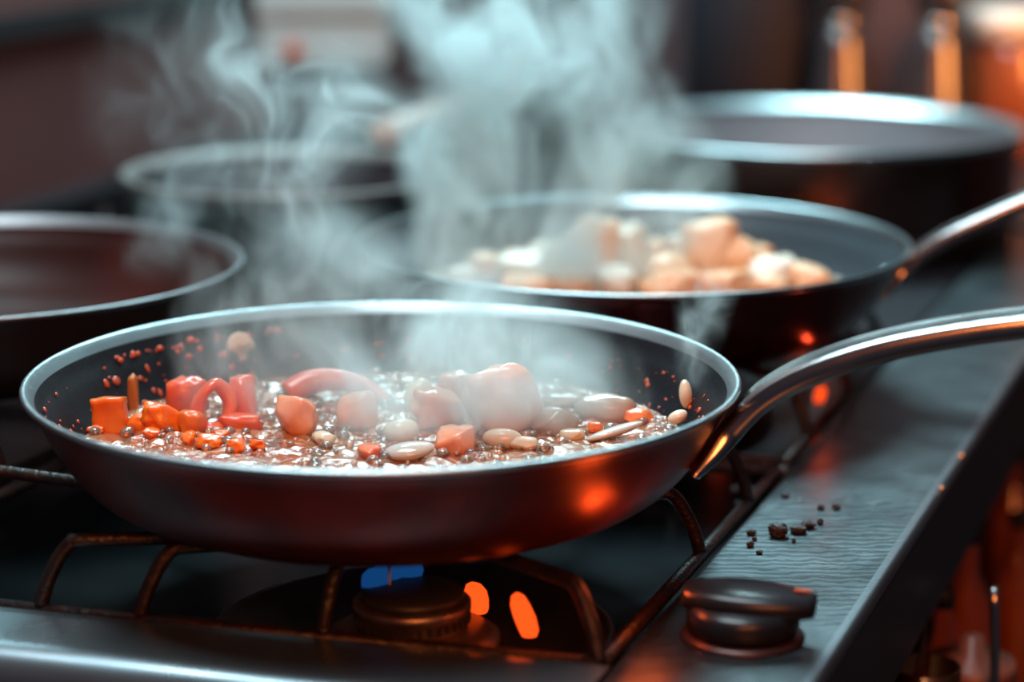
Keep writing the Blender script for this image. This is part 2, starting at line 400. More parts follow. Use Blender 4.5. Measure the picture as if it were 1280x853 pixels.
def burner(loc, label, s=1.0, blue=True, orange=()):
    g = thing('gas_burner', label, 'burner', loc, 0, 'gas burners in the range well')
    from_bm('drip_bowl', lathe_bm([(0.030*s, 0.001), (0.040*s, 0.0015), (0.060*s, 0.004), (0.072*s, 0.008), (0.074*s, 0.0085), (0.076*s, 0.007), (0.074*s, 0.0)], 72), M_BOWL, g)
    from_bm('base', lathe_bm([(0.0, 0.002), (0.033*s, 0.002), (0.033*s, 0.005), (0.028*s, 0.008), (0.024*s, 0.009), (0, 0.009)], 64), M_BURNER, g)
    rb = from_bm('burner_ring', lathe_bm([(0, 0.009), (0.0205*s, 0.009), (0.0212*s, 0.010), (0.0212*s, 0.0150), (0.0222*s, 0.0158), (0.0222*s, 0.0185), (0.0208*s, 0.0195), (0, 0.0195)], 72), M_BURNER, g)
    bm = bmesh.new()
    for k in range(36):
        a = 2 * math.pi * k / 36
        bmesh.ops.create_cube(bm, size=1, matrix=Matrix.Translation((0.0214*s*math.cos(a), 0.0214*s*math.sin(a), 0.0128)) @ Matrix.Rotation(a, 4, 'Z') @ Matrix.Diagonal((0.0012, 0.0018, 0.003, 1)))
    o = from_bm('gas_ports', bm, M_BLACK, rb, False); o['kind'] = 'stuff'
    from_bm('burner_cap', lathe_bm([(0, 0.0195), (0.0190*s, 0.0195), (0.0196*s, 0.0205), (0.019*s, 0.0225), (0.012*s, 0.0240), (0, 0.0244)], 64), M_BLACK, g)
    if blue:
        for a, h in ((2.25, 0.0120), (1.75, 0.0105), (2.75, 0.0085)):
            bm = flame_bm(h, 0.0056, 0.002)
            bmesh.ops.translate(bm, verts=bm.verts, vec=(0.0160*s*math.cos(a) , 0.0160*s*math.sin(a), 0.0205))
            from_bm('flame', bm, M_FLAME_B, g)['label'] = 'blue gas flame'
        from_bm('igniter', tube_bm([(-0.0085, 0.002, 0.0235), (-0.0085, 0.002, 0.0330)], 0.0006, 8), mat('pale ceramic igniter', (0.7, 0.8, 0.9), 0.3), g)
    for (x, y, z, h, w, lean) in orange:
        bm = flame_bm(h, w, lean, x * 900)
        bmesh.ops.translate(bm, verts=bm.verts, vec=(x, y, z))
        from_bm('flame', bm, M_GLOW_O, g)['label'] = 'modelled orange glow tongue'
    return g
def lamp(parent, loc, power, color, r=0.006):
    d = bpy.data.lights.new('added_glow_light', 'POINT'); d.energy = power; d.color = color; d.shadow_soft_size = r
    o = bpy.data.objects.new('added_glow_light', d); scene.collection.objects.link(o); o.parent = parent; o.location = loc
    return o
B1.z = Z_TRAY
f1 = on_z(599, 766, 0.902) - B1; f2 = on_z(660, 796, 0.902) - B1  # orange reflections on the tray, built as glowing tongues
b1 = burner(B1, 'lit burner with a blue flame under the bubbling vegetable pan', 1.0, True,
            [(f1.x, f1.y, f1.z, 0.012, 0.0048, -0.003), (f2.x, f2.y, f2.z, 0.017, 0.0042, -0.004)])
q = Vector((0.047, 0.795, 0.941)) - B1  # bodiless point lights added to make the orange spot on the pan side
for dx, dy, dz, w in ((0, 0, 0, 0.016), (-0.0045, -0.001, -0.002, 0.008), (0.004, 0.002, 0.003, 0.008), (0.006, -0.004, -0.008, 0.006)):
    lamp(b1, q + Vector((dx, dy, dz)), w, (1.0, 0.13, 0.02), 0.0)
for P, lab in ((PAN2, 'lit burner under the pan heaped with pale chunks'), (PAN3, 'burner under the empty brown pan'),
               (POT5, 'burner under the small steaming pot by the brown wall')):
    c = Vector((P.x, P.y, Z_TRAY))
    if P is PAN3: c = S(-0.70, 0.88, Z_TRAY)
    if P is POT5: c = S(-0.70, 1.22, Z_TRAY)
    fl = on_z(1024, 503, 0.905) - c
    g = burner(c, lab, 1.0, False, [(fl.x, fl.y, fl.z, 0.0085, 0.0026, 0.001), (0.045, -0.02, 0.012, 0.012, 0.004, 0.0)] if P is PAN2 else ())
    if P is PAN2: lamp(g, (0.09, -0.085, 0.045), 0.007, (1.0, 0.10, 0.03), 0.0)  # bodiless point light added for the red glow on this pan's side

# ------------------------------------------------------------------ pans
def pan_meshes(k, rim_in=0.1347):
    """profiles about the rim centre; k scales the radius of a 280 mm pan"""
    out = [(0.0, -0.0470), (0.088, -0.0470), (0.098, -0.0458), (0.108, -0.0420), (0.1175, -0.0350), (0.1255, -0.0250), (0.1315, -0.0140), (0.1355, -0.0060), (0.1382, -0.0020)]
    rim = [(0.1382, -0.0020), (0.1396, -0.0012), (0.1401, -0.0002), (0.1398, 0.0006), (0.1388, 0.0009), (0.1378, 0.0004), (0.1362, -0.0014), (rim_in, -0.0036)]
    inn = [(rim_in, -0.0036), (0.1322, -0.0085), (0.1290, -0.0130), (0.1235, -0.0230), (0.1155, -0.0325), (0.1065, -0.0390), (0.097, -0.0428), (0.086, -0.0442), (0.0, -0.0442)]
    def ref(p, n=3):
        q = [Vector((a, b, 0)) for a, b in p]; s = spline(q, n); return [(max(0, v.x) * k, v.y) for v in s]
    return ref(out), ref(rim), ref(inn)
def handle_bm(k, path_rz, half_w, half_h, groove=True):
    path = spline([(r * k, 0, z) for r, z in path_rz], 7)
    def sec(t):
        f = max(0.0, 1 - t / 0.16)                    # flared foot against the pan wall
        w = half_w * (1 + 0.85 * f); h = half_h * (1 - 0.50 * f)
        pts = []
        for i in range(24):
            a = 2 * math.pi * i / 24
            ca, sa = math.cos(a), math.sin(a)
            x = w * math.copysign(abs(ca) ** 0.92, ca); y = h * math.copysign(abs(sa) ** 0.92, sa)
            if groove and sa > 0.55 and t > 0.05: y -= h * 0.55 * (sa - 0.55) / 0.45
            if sa < -0.4: y += h * 0.45 * (-sa - 0.4) / 0.6   # hollow underside
            pts.append((x, y))
        return pts
    return sweep_bm(path, sec)
HPATH = [(0.1262, -0.0280), (0.1330, -0.0205), (0.1415, -0.0090), (0.1520, 0.0015), (0.1690, 0.0115), (0.1940, 0.0212), (0.2250, 0.0288), (0.2600, 0.0346), (0.3000, 0.0386), (0.3350, 0.0405), (0.3500, 0.0405)]
def make_pan(label, c, k, az, m_out, m_in, m_rim, hpath=HPATH, hw=0.0116, hh=0.0088, m_handle=None, group='round handled pans on the range'):
    g = thing('frying_pan', label, 'pan', c, R(az), group)
    po, pr, pi = pan_meshes(k)
    from_bm('pan_body', lathe_bm(po, 160), m_out, g)
    from_bm('rim', lathe_bm(pr, 160), m_rim, g)
    from_bm('lining', lathe_bm(pi, 160), m_in, g)
    h = from_bm('handle', handle_bm(k, hpath, hw, hh), m_handle or M_STEEL, g)
    for yy in (-0.010, 0.010):
        bm = lathe_bm([(0, 0.0028), (0.0022, 0.0024), (0.0040, 0.0012), (0.0045, 0)], 16)
        transform_bm(bm, (0, R(-62), 0), (0.1258 * k, yy, -0.0165)); from_bm('rivet', bm, M_RIM, g)
        bm = lathe_bm([(0, 0.002), (0.0018, 0.0018), (0.003, 0.001), (0.0034, 0)], 16)
        transform_bm(bm, (0, R(115), 0), (0.1345 * k, yy * 0.8, -0.0145)); from_bm('rivet', bm, M_STEEL, h)
    return g
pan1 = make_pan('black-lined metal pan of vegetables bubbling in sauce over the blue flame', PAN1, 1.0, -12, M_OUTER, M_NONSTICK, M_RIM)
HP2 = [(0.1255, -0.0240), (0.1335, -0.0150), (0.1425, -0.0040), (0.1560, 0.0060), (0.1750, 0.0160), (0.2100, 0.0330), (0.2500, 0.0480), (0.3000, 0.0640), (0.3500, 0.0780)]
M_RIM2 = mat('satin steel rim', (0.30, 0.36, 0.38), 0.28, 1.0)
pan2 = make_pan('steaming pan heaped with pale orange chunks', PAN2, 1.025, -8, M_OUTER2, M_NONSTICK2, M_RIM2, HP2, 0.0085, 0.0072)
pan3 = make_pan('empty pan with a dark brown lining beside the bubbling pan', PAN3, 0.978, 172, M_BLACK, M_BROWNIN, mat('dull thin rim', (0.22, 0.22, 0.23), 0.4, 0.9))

def make_pot(label, c, r, depth, m_out, m_in, m_rim, lip=0.004, loops=True):
    g = thing('stock_pot', label, 'pot', Vector((c.x, c.y, c.z - depth)))
    d = depth
    from_bm('pot_body', lathe_bm([(0, 0), (r*0.90, 0), (r*0.945, 0.003), (r*0.965, 0.012), (r*0.97, 0.03), (r*0.97, d*0.6), (r*0.975, d - 0.006), (r*0.985, d - 0.003)], 128), m_out, g)
    from_bm('rim', lathe_bm([(r*0.985, d - 0.003), (r - 0.001, d - 0.002), (r, d), (r - 0.001, d + 0.0016), (r - lip, d + 0.0016), (r*0.965 - lip, d - 0.004)], 128), m_rim, g)
    from_bm('lining', lathe_bm([(r*0.965 - lip, d - 0.004), (r*0.955, d - 0.012), (r*0.95, 0.02), (r*0.92, 0.006), (0, 0.005)], 128), m_in, g)
    return g
M_POT = mat('coppery steel pot side', (0.36, 0.20, 0.15), 0.20, 1.0, var=(0.22, 0.10, 0.08), var_scale=6)
M_POTIN = mat('steel pot inside', (0.40, 0.42, 0.45), 0.34, 0.55)
pot4 = make_pot('big empty steel stock pot with a bright wide rim', POT4, 0.150, 0.080, M_POT, M_POTIN, mat('bright pot rim', (0.50, 0.56, 0.58), 0.30, 1.0), 0.0045)
pot5 = make_pot('small dark pot with a pale rim by the brown wall', POT5, 0.1035, 0.047, M_BLACK, mat('grey pot inside', (0.07, 0.065, 0.075), 0.45, 0.3), mat('pale pot rim', (0.13, 0.115, 0.11), 0.5, 0.2), 0.004)
# a saucepan on the back ledge, its pale handle reaching forward past the small dark pot
c = at_depth(640, 104, 1.93); zb = Z_DECK + 0.004; hgt = c.z - zb
sp_ = thing('saucepan', 'saucepan on the back ledge with a pale rounded handle reaching over the range', 'saucepan', (c.x, c.y, zb))
from_bm('pan_body', lathe_bm([(0, 0), (0.062, 0), (0.067, 0.004), (0.068, 0.012), (0.068, hgt - 0.004), (0.0695, hgt - 0.001)], 80), M_OUTER2, sp_)
from_bm('rim', lathe_bm([(0.0695, hgt - 0.001), (0.0712, hgt), (0.0705, hgt + 0.0014), (0.067, hgt), (0.0655, hgt - 0.004)], 80), M_RIM2, sp_)
from_bm('lining', lathe_bm([(0.0655, hgt - 0.004), (0.065, 0.010), (0.060, 0.004), (0, 0.004)], 80), M_NONSTICK2, sp_)
end = at_depth(481, 165, 1.52) - Vector((c.x, c.y, zb)); d = Vector((end.x, end.y, 0)).normalized()
root = d * 0.069 + Vector((0, 0, hgt - 0.014))
path = spline([root, root.lerp(end, 0.15) + Vector((0, 0, 0.010)), root.lerp(end, 0.5) + Vector((0, 0, 0.006)), end - (end - root).normalized() * 0.02, end - (end - root).normalized() * 0.004, end], 6)
def spoon_sec(t):
    q = 0.0045 + 0.0065 * min(1, t * 2.2); q *= math.sqrt(max(0.04, 1 - max(0, (t - 0.93) / 0.07) ** 2))
    return [(q * math.cos(2*math.pi*k/16), q * 0.8 * math.sin(2*math.pi*k/16)) for k in range(16)]
from_bm('handle', sweep_bm(path, spoon_sec), mat('pale handle', (0.62, 0.46, 0.38), 0.3, 0.0, spec=0.5), sp_)['label'] = 'pale rounded handle'

# ------------------------------------------------------------------ sauce in the bubbling pan
Z_S = Z_RIM - 0.027
def sauce_bm(r, amp, n_r=70, n_a=180, seed=3, freq=90):
    bm = bmesh.new(); prev = None; c = bm.verts.new((0, 0, 0))
    for i in range(1, n_r + 1):
        rr = r * i / n_r; ring = []
        for j in range(n_a):
            a = 2 * math.pi * j / n_a; x, y = rr * math.cos(a), rr * math.sin(a)
            e = min(1.0, (r - rr) / 0.006)
            z = amp * (mnoise.noise(Vector((x * freq, y * freq, seed))) + 0.6 * mnoise.noise(Vector((x * freq * 2.6, y * freq * 2.6, seed + 5)))) * e
            ring.append(bm.verts.new((x, y, z)))
        for j in range(n_a):
            k = (j + 1) % n_a
            if prev is None: bm.faces.new((c, ring[j], ring[k]))
            else: bm.faces.new((prev[j], ring[j], ring[k], prev[k]))
        prev = ring
    return bm
M_SAUCE = mat('oily tomato sauce', (0.26, 0.055, 0.016), 0.07, 0.0, spec=0.9, var=(0.46, 0.24, 0.13), var_scale=38, bump=0.9, bump_scale=210, coat=1.0, distort=1.2)
sauce = from_bm('tomato_sauce', sauce_bm(0.1203, 0.0021, 90, 220), M_SAUCE)
sauce.location = (PAN1.x, PAN1.y, Z_S)
tag(sauce, 'glossy oily tomato sauce boiling in the black-lined pan', 'sauce')
bl = []
for k in range(1100):
    a = rng.uniform(0, 2 * math.pi); rr = 0.118 * math.sqrt(rng.random())
    x, y = rr * math.cos(a), rr * math.sin(a)
    if mnoise.noise(Vector((x * 28, y * 28, 9))) < -0.05 and rng.random() < 0.75: continue
    s = rng.choice((0.0008, 0.0011, 0.0014, 0.0020, 0.0028))
    bl.append(Matrix.Translation((x, y, 0.0008)) @ Matrix.Diagonal((s, s, 0.8 * s, 1)))
beads('bubbles', bl, mat('sauce bubble', (0.95, 0.80, 0.68), 0.03, 0.0, spec=0.9, coat=1.0, trans=0.85), sauce)
# splashes on the pan wall
def wall_point(az, depth):
    prof = [(0.1318, -0.0066), (0.1290, -0.0125), (0.1235, -0.0230), (0.1155, -0.0325)]
    for (r0, z0), (r1, z1) in zip(prof, prof[1:]):
        if z1 <= depth <= z0:
            t = (depth - z0) / (z1 - z0); r = r0 + (r1 - r0) * t; break
    else: r = 0.12
    return Vector((r * math.cos(az), r * math.sin(az), depth))
bl = []
for k in range(210):
    if k < 120: az = R(rng.uniform(100, 215)); d = -rng.uniform(0.008, 0.027)
    else: az = R(rng.uniform(-25, 100)); d = -rng.uniform(0.012, 0.027)
    if k < 34: az = R(rng.uniform(112, 152)); d = -rng.uniform(0.0072, 0.0095)
    p = wall_point(az, d); s = rng.choice((0.0003, 0.0004, 0.0006, 0.0008, 0.0011, 0.0015)) * (0.8 if k >= 120 else 1.0)
    nrm = Vector((-math.cos(az), -math.sin(az), 0.6)).normalized()
    bl.append(Matrix.Rotation(R(12), 4, 'Z') @ Matrix.Translation(p) @ nrm.to_track_quat('Z', 'Y').to_matrix().to_4x4() @ Matrix.Diagonal((s * rng.uniform(0.6, 1.9), s * rng.uniform(0.6, 1.5), s * 0.45, 1)))
o = beads('sauce_splashes', bl, mat('orange splash', (0.55, 0.06, 0.012), 0.2, 0.0, spec=0.6, var=(0.35, 0.06, 0.03), var_scale=200), pan1); o['label'] = 'orange sauce splashes on the pan wall'

def wall_spot(px, py):                            # where the sight line meets the pan's inner wall
    def score(az, d):
        q = PAN1 + wall_point(R(az), d) - CAMP; z = q.dot(fw)
        return (640 + F_PX * q.x / z - px) ** 2 + (426.5 - F_PX * q.dot(up) / z - py) ** 2
    az, d = min(((a, -k * 0.0005) for a in range(-40, 220) for k in range(14, 64)), key=lambda t: score(*t))
    w = wall_point(R(az), d)
    return PAN1 + w * 0.975 + Vector((0, 0, w.z * 0.025)), az
# ------------------------------------------------------------------ vegetables in the bubbling pan
M_CARROT = mat('orange carrot', (0.80, 0.13, 0.012), 0.28, 0.0, var=(0.88, 0.22, 0.02), var_scale=60, sss=0.25, coat=0.4, bump=0.12, bump_scale=300)
M_RED = mat('red pepper flesh', (0.72, 0.075, 0.022), 0.28, 0.0, var=(0.80, 0.14, 0.04), var_scale=50, sss=0.2, coat=0.4)
M_SALMON = mat('soft orange pink flesh', (0.80, 0.26, 0.11), 0.24, 0.0, var=(0.86, 0.38, 0.20), var_scale=70, sss=0.3, coat=0.6, bump=0.15, bump_scale=260)
M_BEAN = mat('white bean skin', (0.74, 0.60, 0.42), 0.18, 0.0, var=(0.80, 0.72, 0.58), var_scale=60, sss=0.2, coat=0.7)
M_TAN = mat('tan mushroom flesh', (0.28, 0.125, 0.060), 0.24, 0.0, var=(0.42, 0.23, 0.13), var_scale=55, coat=0.6)
M_ONION = mat('translucent onion', (0.82, 0.78, 0.70), 0.08, 0.0, coat=1.0, trans=0.25, var=(0.7, 0.62, 0.5), var_scale=60)
def food(name, label, cat, bm, m, px, py, sink=0.0, rz=0.0, group=None, z=None):
    p = on_z(px, py, Z_S if z is None else z)
    o = from_bm(name, bm, m); o.location = p - Vector((0, 0, sink)); o.rotation_euler.z = rz
    return tag(o, label, cat, group)
PXM = 1 / 3300.0
def block(seed, w, h, d=None, sq=0.75, rough=0.10):
    d = d or w * 0.8
    return chunk_bm(seed, (w * PXM / 2, d * PXM / 2, h * PXM / 2), sq, rough)
def lift(bm, f=0.75):                             # sit with its lowest point a little under the sauce
    z0 = min(v.co.z for v in bm.verts); bmesh.ops.translate(bm, verts=bm.verts, vec=(0, 0, -z0 * f)); return bm
def bean_bm(l, w, h):
    bm = bmesh.new(); bmesh.ops.create_uvsphere(bm, u_segments=24, v_segments=14, radius=1)
    for v in bm.verts:
        x = v.co.x; v.co = Vector((x * l, v.co.y * w * (1 - 0.08 * x) - 0.18 * w * (1 - x * x), v.co.z * h))
    return bm
food('carrot_block', 'upright block of orange carrot with a flat cut top', 'carrot', lift(transform_bm(block(1, 44, 52, 40, 0.88, 0.10), (0, R(-4), 0)), 0.7), M_CARROT, 139, 536)
food('carrot_strip', 'thin upright strip of dull orange carrot against the black wall', 'carrot', lift(block(2, 15, 56, 14, 0.55, 0.06), 0.8), mat('dull carrot', (0.50, 0.16, 0.035), 0.35, var=(0.42, 0.15, 0.05)), 167, 512)
food('carrot_flake', 'small orange flake stuck up on the black wall over the carrot strip', 'carrot', block(3, 11, 18, 6, 0.4, 0.1), M_CARROT, 175, 468, -0.0, z=Z_S + 0.004)
food('carrot_chunk', 'two-lobed orange carrot chunk next to the carrot block', 'carrot', lift(block(4, 54, 44, 36, 0.5, 0.32), 0.6), M_CARROT, 205, 537, rz=0.3)
food('carrot_chunk', 'smooth rounded orange carrot chunk with a pointed top', 'carrot', lift(block(5, 42, 34, 30, 0.5, 0.18), 0.7), M_CARROT, 240, 540, rz=-0.2)
food('carrot_chunk', 'low orange carrot slab half sunk beside the carrot block', 'carrot', lift(block(6, 42, 26, 30, 0.55, 0.15), 0.6), M_CARROT, 177, 536)
food('pepper_piece', 'rounded red pepper piece behind the carrot chunks', 'pepper', lift(block(7, 58, 56, 44, 0.25, 0.28), 0.7), M_RED, 234, 514)
bm = bmesh.new()
for i in range(28):
    pass
bm.free()
ringp = [Vector(((0.0062 + 0.0007 * math.sin(4*math.pi*i/28 + 1)) * math.cos(2*math.pi*i/28), 0.0012 * math.sin(4*math.pi*i/28), (0.0092 + 0.0007 * math.cos(6*math.pi*i/28)) * math.sin(2*math.pi*i/28))) for i in range(28)]
bm = bmesh.new(); rs = []
for i, p in enumerate(ringp):
    d = p.normalized(); rs.append([bm.verts.new(p + d * (0.0031 + 0.0005 * math.sin(4*math.pi*i/28)) * math.cos(2*math.pi*k/12) + Vector((0, 1, 0)) * 0.0046 * math.sin(2*math.pi*k/12)) for k in range(12)])
for i in range(28):
    a, b = rs[i], rs[(i+1) % 28]
    for k in range(12): bm.faces.new((a[k], a[(k+1) % 12], b[(k+1) % 12], b[k]))
transform_bm(bm, (R(-12), R(14), R(12)))
food('pepper_ring', 'upright red pepper ring with a hollow middle', 'pepper', lift(bm, 0.66), M_RED, 268, 533)
food('pepper_block', 'tall square-cut red pepper piece beside the pepper ring', 'pepper', lift(block(8, 38, 70, 30, 0.75, 0.14), 0.75), M_RED, 303, 528)
food('pepper_piece', 'flat red pepper scrap lying at the foot of the pepper ring', 'pepper', lift(block(9, 62, 26, 30, 0.4, 0.2), 0.6), M_RED, 300, 536)
bm = bmesh.new()                                   # mushroom slice: cap and stalk outline
outl = [(-0.0065, -0.001), (-0.0060, 0.0025), (-0.0035, 0.0055), (0, 0.0065), (0.0035, 0.0055), (0.0060, 0.0022), (0.0066, -0.0012), (0.0035, -0.0018), (0.0016, -0.0025), (0.0018, -0.0062), (-0.0018, -0.0062), (-0.0016, -0.0025), (-0.0035, -0.0018)]
prism_bm([Vector((a, b, 0)) for a, b in outl], -0.0014, 0.0014, 0.0006, 2, bm); transform_bm(bm, (R(72), 0, 0))
o = from_bm('mushroom_slice', bm, mat('pale mushroom', (0.66, 0.46, 0.32), 0.4)); o.location, _az = wall_spot(294, 433); o.rotation_euler.z = R(_az - 90)
tag(o, 'pale mushroom slice stuck high on the inner wall of the bubbling pan', 'mushroom')
food('tomato_wedge', 'pointed pink tomato wedge in the boiling sauce', 'tomato', lift(block(11, 58, 62, 40, 0.25, 0.25), 0.75), M_SALMON, 371, 541)
bm = tube_bm([(-0.021, 0.000, 0.004), (-0.012, 0.004, 0.0085), (0, 0.006, 0.0088), (0.011, 0.004, 0.0062), (0.021, -0.001, 0.0005)], 0.0060, 14, 6, r2=0.0032)
food('pepper_strip', 'long curved red pepper strip arching out of the sauce', 'pepper', bm, M_RED, 423, 505)
food('tomato_chunk', 'rounded pink chunk with a flat side under the curved pepper strip', 'tomato', lift(block(12, 58, 56, 40, 0.55, 0.15), 0.75), M_SALMON, 449, 533)
food('white_bean', 'glossy white bean standing on end beside the pink pieces', 'bean', lift(transform_bm(bean_bm(0.0078, 0.0052, 0.0056), (0, R(-62), 0)), 0.8), M_BEAN, 523, 511)
food('white_bean', 'tan bean lying in the sauce below the upright white bean', 'bean', lift(bean_bm(0.0074, 0.0054, 0.0050), 0.7), M_BEAN, 502, 549, rz=0.4)
food('salmon_chunk', 'ragged pink-orange chunk leaning on the biggest chunk', 'vegetable', lift(block(13, 72, 58, 46, 0.45, 0.28), 0.7), M_SALMON, 549, 531)
food('salmon_chunk', 'pale pink chunk in the steam behind the ragged chunk', 'vegetable', lift(block(14, 66, 52, 40, 0.4, 0.2), 0.8), M_SALMON, 577, 505)
food('salmon_chunk', 'biggest pink-orange chunk with a knobbly flat top', 'vegetable', lift(transform_bm(block(15, 104, 98, 70, 0.55, 0.26), (0, R(-14), 0)), 0.72), M_SALMON, 631, 538, rz=0.2)
food('salmon_chunk', 'low pink-orange chunk by the near rim under the ragged chunk', 'vegetable', lift(block(16, 60, 40, 40, 0.4, 0.2), 0.7), M_SALMON, 573, 563)
food('onion_petal', 'shiny white onion petal by the near rim', 'onion', lift(transform_bm(bean_bm(0.0100, 0.0055, 0.0030), (R(12), R(-6), 0)), 0.8), M_ONION, 512, 571, rz=0.1)
food('white_bean', 'pale long bean lying in front of the biggest chunk', 'bean', lift(bean_bm(0.0080, 0.0045, 0.0042), 0.7), M_BEAN, 628, 557, rz=-0.1)
food('mushroom_piece', 'tan mushroom slice lying behind the brown bubbly mushroom', 'mushroom', lift(block(17, 62, 24, 44, 0.3, 0.15), 0.6), M_TAN, 705, 508)
food('mushroom_piece', 'brown domed mushroom piece dotted with bubbles', 'mushroom', lift(block(18, 84, 40, 52, 0.2, 0.12), 0.6), M_TAN, 757, 521)
food('mushroom_piece', 'pink-tan mushroom chunk beside the biggest chunk', 'mushroom', lift(block(19, 70, 40, 46, 0.35, 0.18), 0.65), M_TAN, 692, 537)
food('orange_scrap', 'crumbly bright orange scrap near the cream bean', 'carrot', lift(block(20, 40, 20, 30, 0.5, 0.35), 0.6), M_CARROT, 799, 527)
food('orange_scrap', 'small orange scrap floating in front of the brown mushroom', 'carrot', lift(block(21, 20, 16, 16, 0.5, 0.35), 0.6), M_CARROT, 744, 538)
food('white_bean', 'white bean stuck upright on the wall under the pan handle', 'bean', transform_bm(bean_bm(0.0062, 0.0027, 0.0027), (0, R(84), 0)), M_BEAN, 857, 493, z=Z_RIM - 0.015)
food('white_bean', 'cream bean lying on the wall near the rim under the pan handle', 'bean', transform_bm(bean_bm(0.0042, 0.0026, 0.0026), (0, R(-24), 0)), M_BEAN, 847, 521, z=Z_RIM - 0.020)
food('onion_slice', 'clear onion slice glinting near the cream bean', 'onion', lift(transform_bm(bean_bm(0.0125, 0.0045, 0.0020), (R(-10), R(-12), 0)), 0.9), M_ONION, 768, 548, rz=0.35)
for k, (px, py, w, h) in enumerate(((262, 557, 36, 18), (236, 553, 26, 16), (296, 563, 30, 18), (322, 560, 22, 14), (190, 547, 26, 14), (462, 571, 34, 22), (120, 541, 24, 12), (277, 548, 22, 14))):
    food('orange_scrap', 'small orange carrot scrap floating in the bubbling sauce', 'carrot', lift(block(30 + k, w, h, w * 0.8, 0.45, 0.35), 0.6), M_CARROT, px, py, rz=k, group='orange scraps afloat in the sauce')
for k, (px, py, w, h) in enumerate(((655, 560, 40, 20), (540, 525, 34, 18), (478, 540, 26, 16), (405, 552, 40, 18), (715, 548, 36, 18))):
    food('bean_piece', 'small tan bean piece half sunk in the bubbling sauce', 'bean', lift(block(50 + k, w, h, w * 0.7, 0.1, 0.12), 0.55), M_BEAN, px, py, rz=k * 0.7, group='bean pieces half sunk in the sauce')

# ------------------------------------------------------------------ chunks in the second pan
M_PALE = mat('pale orange chunk', (0.78, 0.36, 0.17), 0.4, 0.0, var=(0.86, 0.58, 0.38), var_scale=55, sss=0.15, bump=0.3, bump_scale=200)
M_CREAM = mat('cream chunk', (0.80, 0.70, 0.58), 0.35, 0.0, var=(0.82, 0.60, 0.44), var_scale=45, sss=0.1)
heap = [(742, 338, 74, 84, 0), (700, 346, 70, 66, 0), (790, 340, 62, 78, 1), (655, 350, 70, 52, 1), (610, 345, 56, 42, 0), (835, 350, 70, 46, 0), (885, 342, 78, 92, 0),
        (925, 346, 66, 66, 0), (965, 350, 70, 44, 1), (1010, 352, 70, 34, 0), (600, 330, 30, 26, 1), (575, 352, 48, 30, 1), (770, 360, 70, 44, 1), (715, 362, 64, 36, 0),
        (840, 364, 80, 36, 0), (905, 366, 76, 40, 0), (960, 364, 60, 30, 0), (660, 366, 66, 34, 0), (855, 330, 50, 50, 1), (815, 328, 48, 44, 0), (680, 330, 50, 44, 1), (640, 332, 46, 36, 0), (950, 332, 52, 40, 0), (985, 338, 46, 30, 1)]
for k, (px, py, w, h, c) in enumerate(heap):
    q = 2420.0
    bm = chunk_bm(80 + k, (w / q / 2, w / q / 2 * 0.8, h / q / 2), 0.35, 0.22)
    lab = ('cream white chunk in the steaming heap of the second pan', 'pale orange chunk in the steaming heap of the second pan')[0 if c else 1]
    own = {0: 'tallest pale orange chunk at the peak of the steaming heap', 6: 'big pale orange chunk making the second peak of the heap', 2: 'smooth cream chunk between the two peaks of the heap',
           10: 'small round cream lump apart from the heap by the far rim', 9: 'low pale orange chunk ending the heap towards the pan handle'}
    lab = own.get(k, lab)
    food('stew_chunk', lab, 'vegetable', lift(bm, 0.8), M_CREAM if c else M_PALE, px, py + 8, rz=k * 0.9, group=('cream chunks heaped in the second pan', 'pale orange chunks heaped in the second pan')[0 if c else 1], z=Z_RIM - 0.026)
o = from_bm('broth', sauce_bm(0.121, 0.0010, 30, 90, 8, 60), mat('pale broth', (0.42, 0.36, 0.30), 0.2, 0.0, spec=0.6, var=(0.5, 0.38, 0.28), var_scale=30, bump=0.4, bump_scale=120))
o.location = (PAN2.x, PAN2.y, Z_RIM - 0.028); tag(o, 'pale grey broth around the heap of pale chunks', 'broth')

# ------------------------------------------------------------------ things on the deck
p = on_z(928, 796, Z_DECK)
k = thing('stove_knob', 'black plastic control knob standing on the steel deck', 'knob', p, R(-14)); k.scale = (1, 1, 0.88)
from_bm('skirt', lathe_bm([(0, 0.0), (0.0225, 0.0), (0.0225, 0.0012), (0.0205, 0.0024), (0.017, 0.003), (0, 0.003)], 64), mat('copper brown skirt', (0.05, 0.018, 0.014), 0.35, 0.5), k)
bm = lathe_bm([(0, 0.003), (0.0195, 0.003), (0.0205, 0.006), (0.0205, 0.011), (0.0190, 0.0145), (0, 0.0150)], 48); from_bm('knob_body', bm, M_KNOB, k)
def grip_sec(t):
    w = 0.0135 * math.sin(math.pi * min(0.98, max(0.02, 0.10 + 0.82 * t))) ** 0.55
    h = 0.0065 * (0.55 + 0.45 * math.sin(math.pi * min(0.97, 0.12 + 0.80 * t)))
    return [(w * math.copysign(abs(math.cos(a)) ** 0.7, math.cos(a)), h * math.copysign(abs(math.sin(a)) ** 0.7, math.sin(a))) for a in [2*math.pi*i/24 for i in range(24)]]
bm = sweep_bm([Vector((-0.0215 + 0.0475 * i / 24, 0, 0.0165 - 0.0010 * (i / 24))) for i in range(25)], grip_sec); from_bm('grip', bm, M_KNOB, k)
bm = prism_bm([Vector((0.0185, -0.0010, 0)), Vector((0.0245, -0.0006, 0)), Vector((0.0245, 0.0006, 0)), Vector((0.0185, 0.0010, 0))], 0.0216, 0.0222); from_bm('pointer', bm, mat('orange mark', (0.6, 0.12, 0.03), 0.4), k, False)
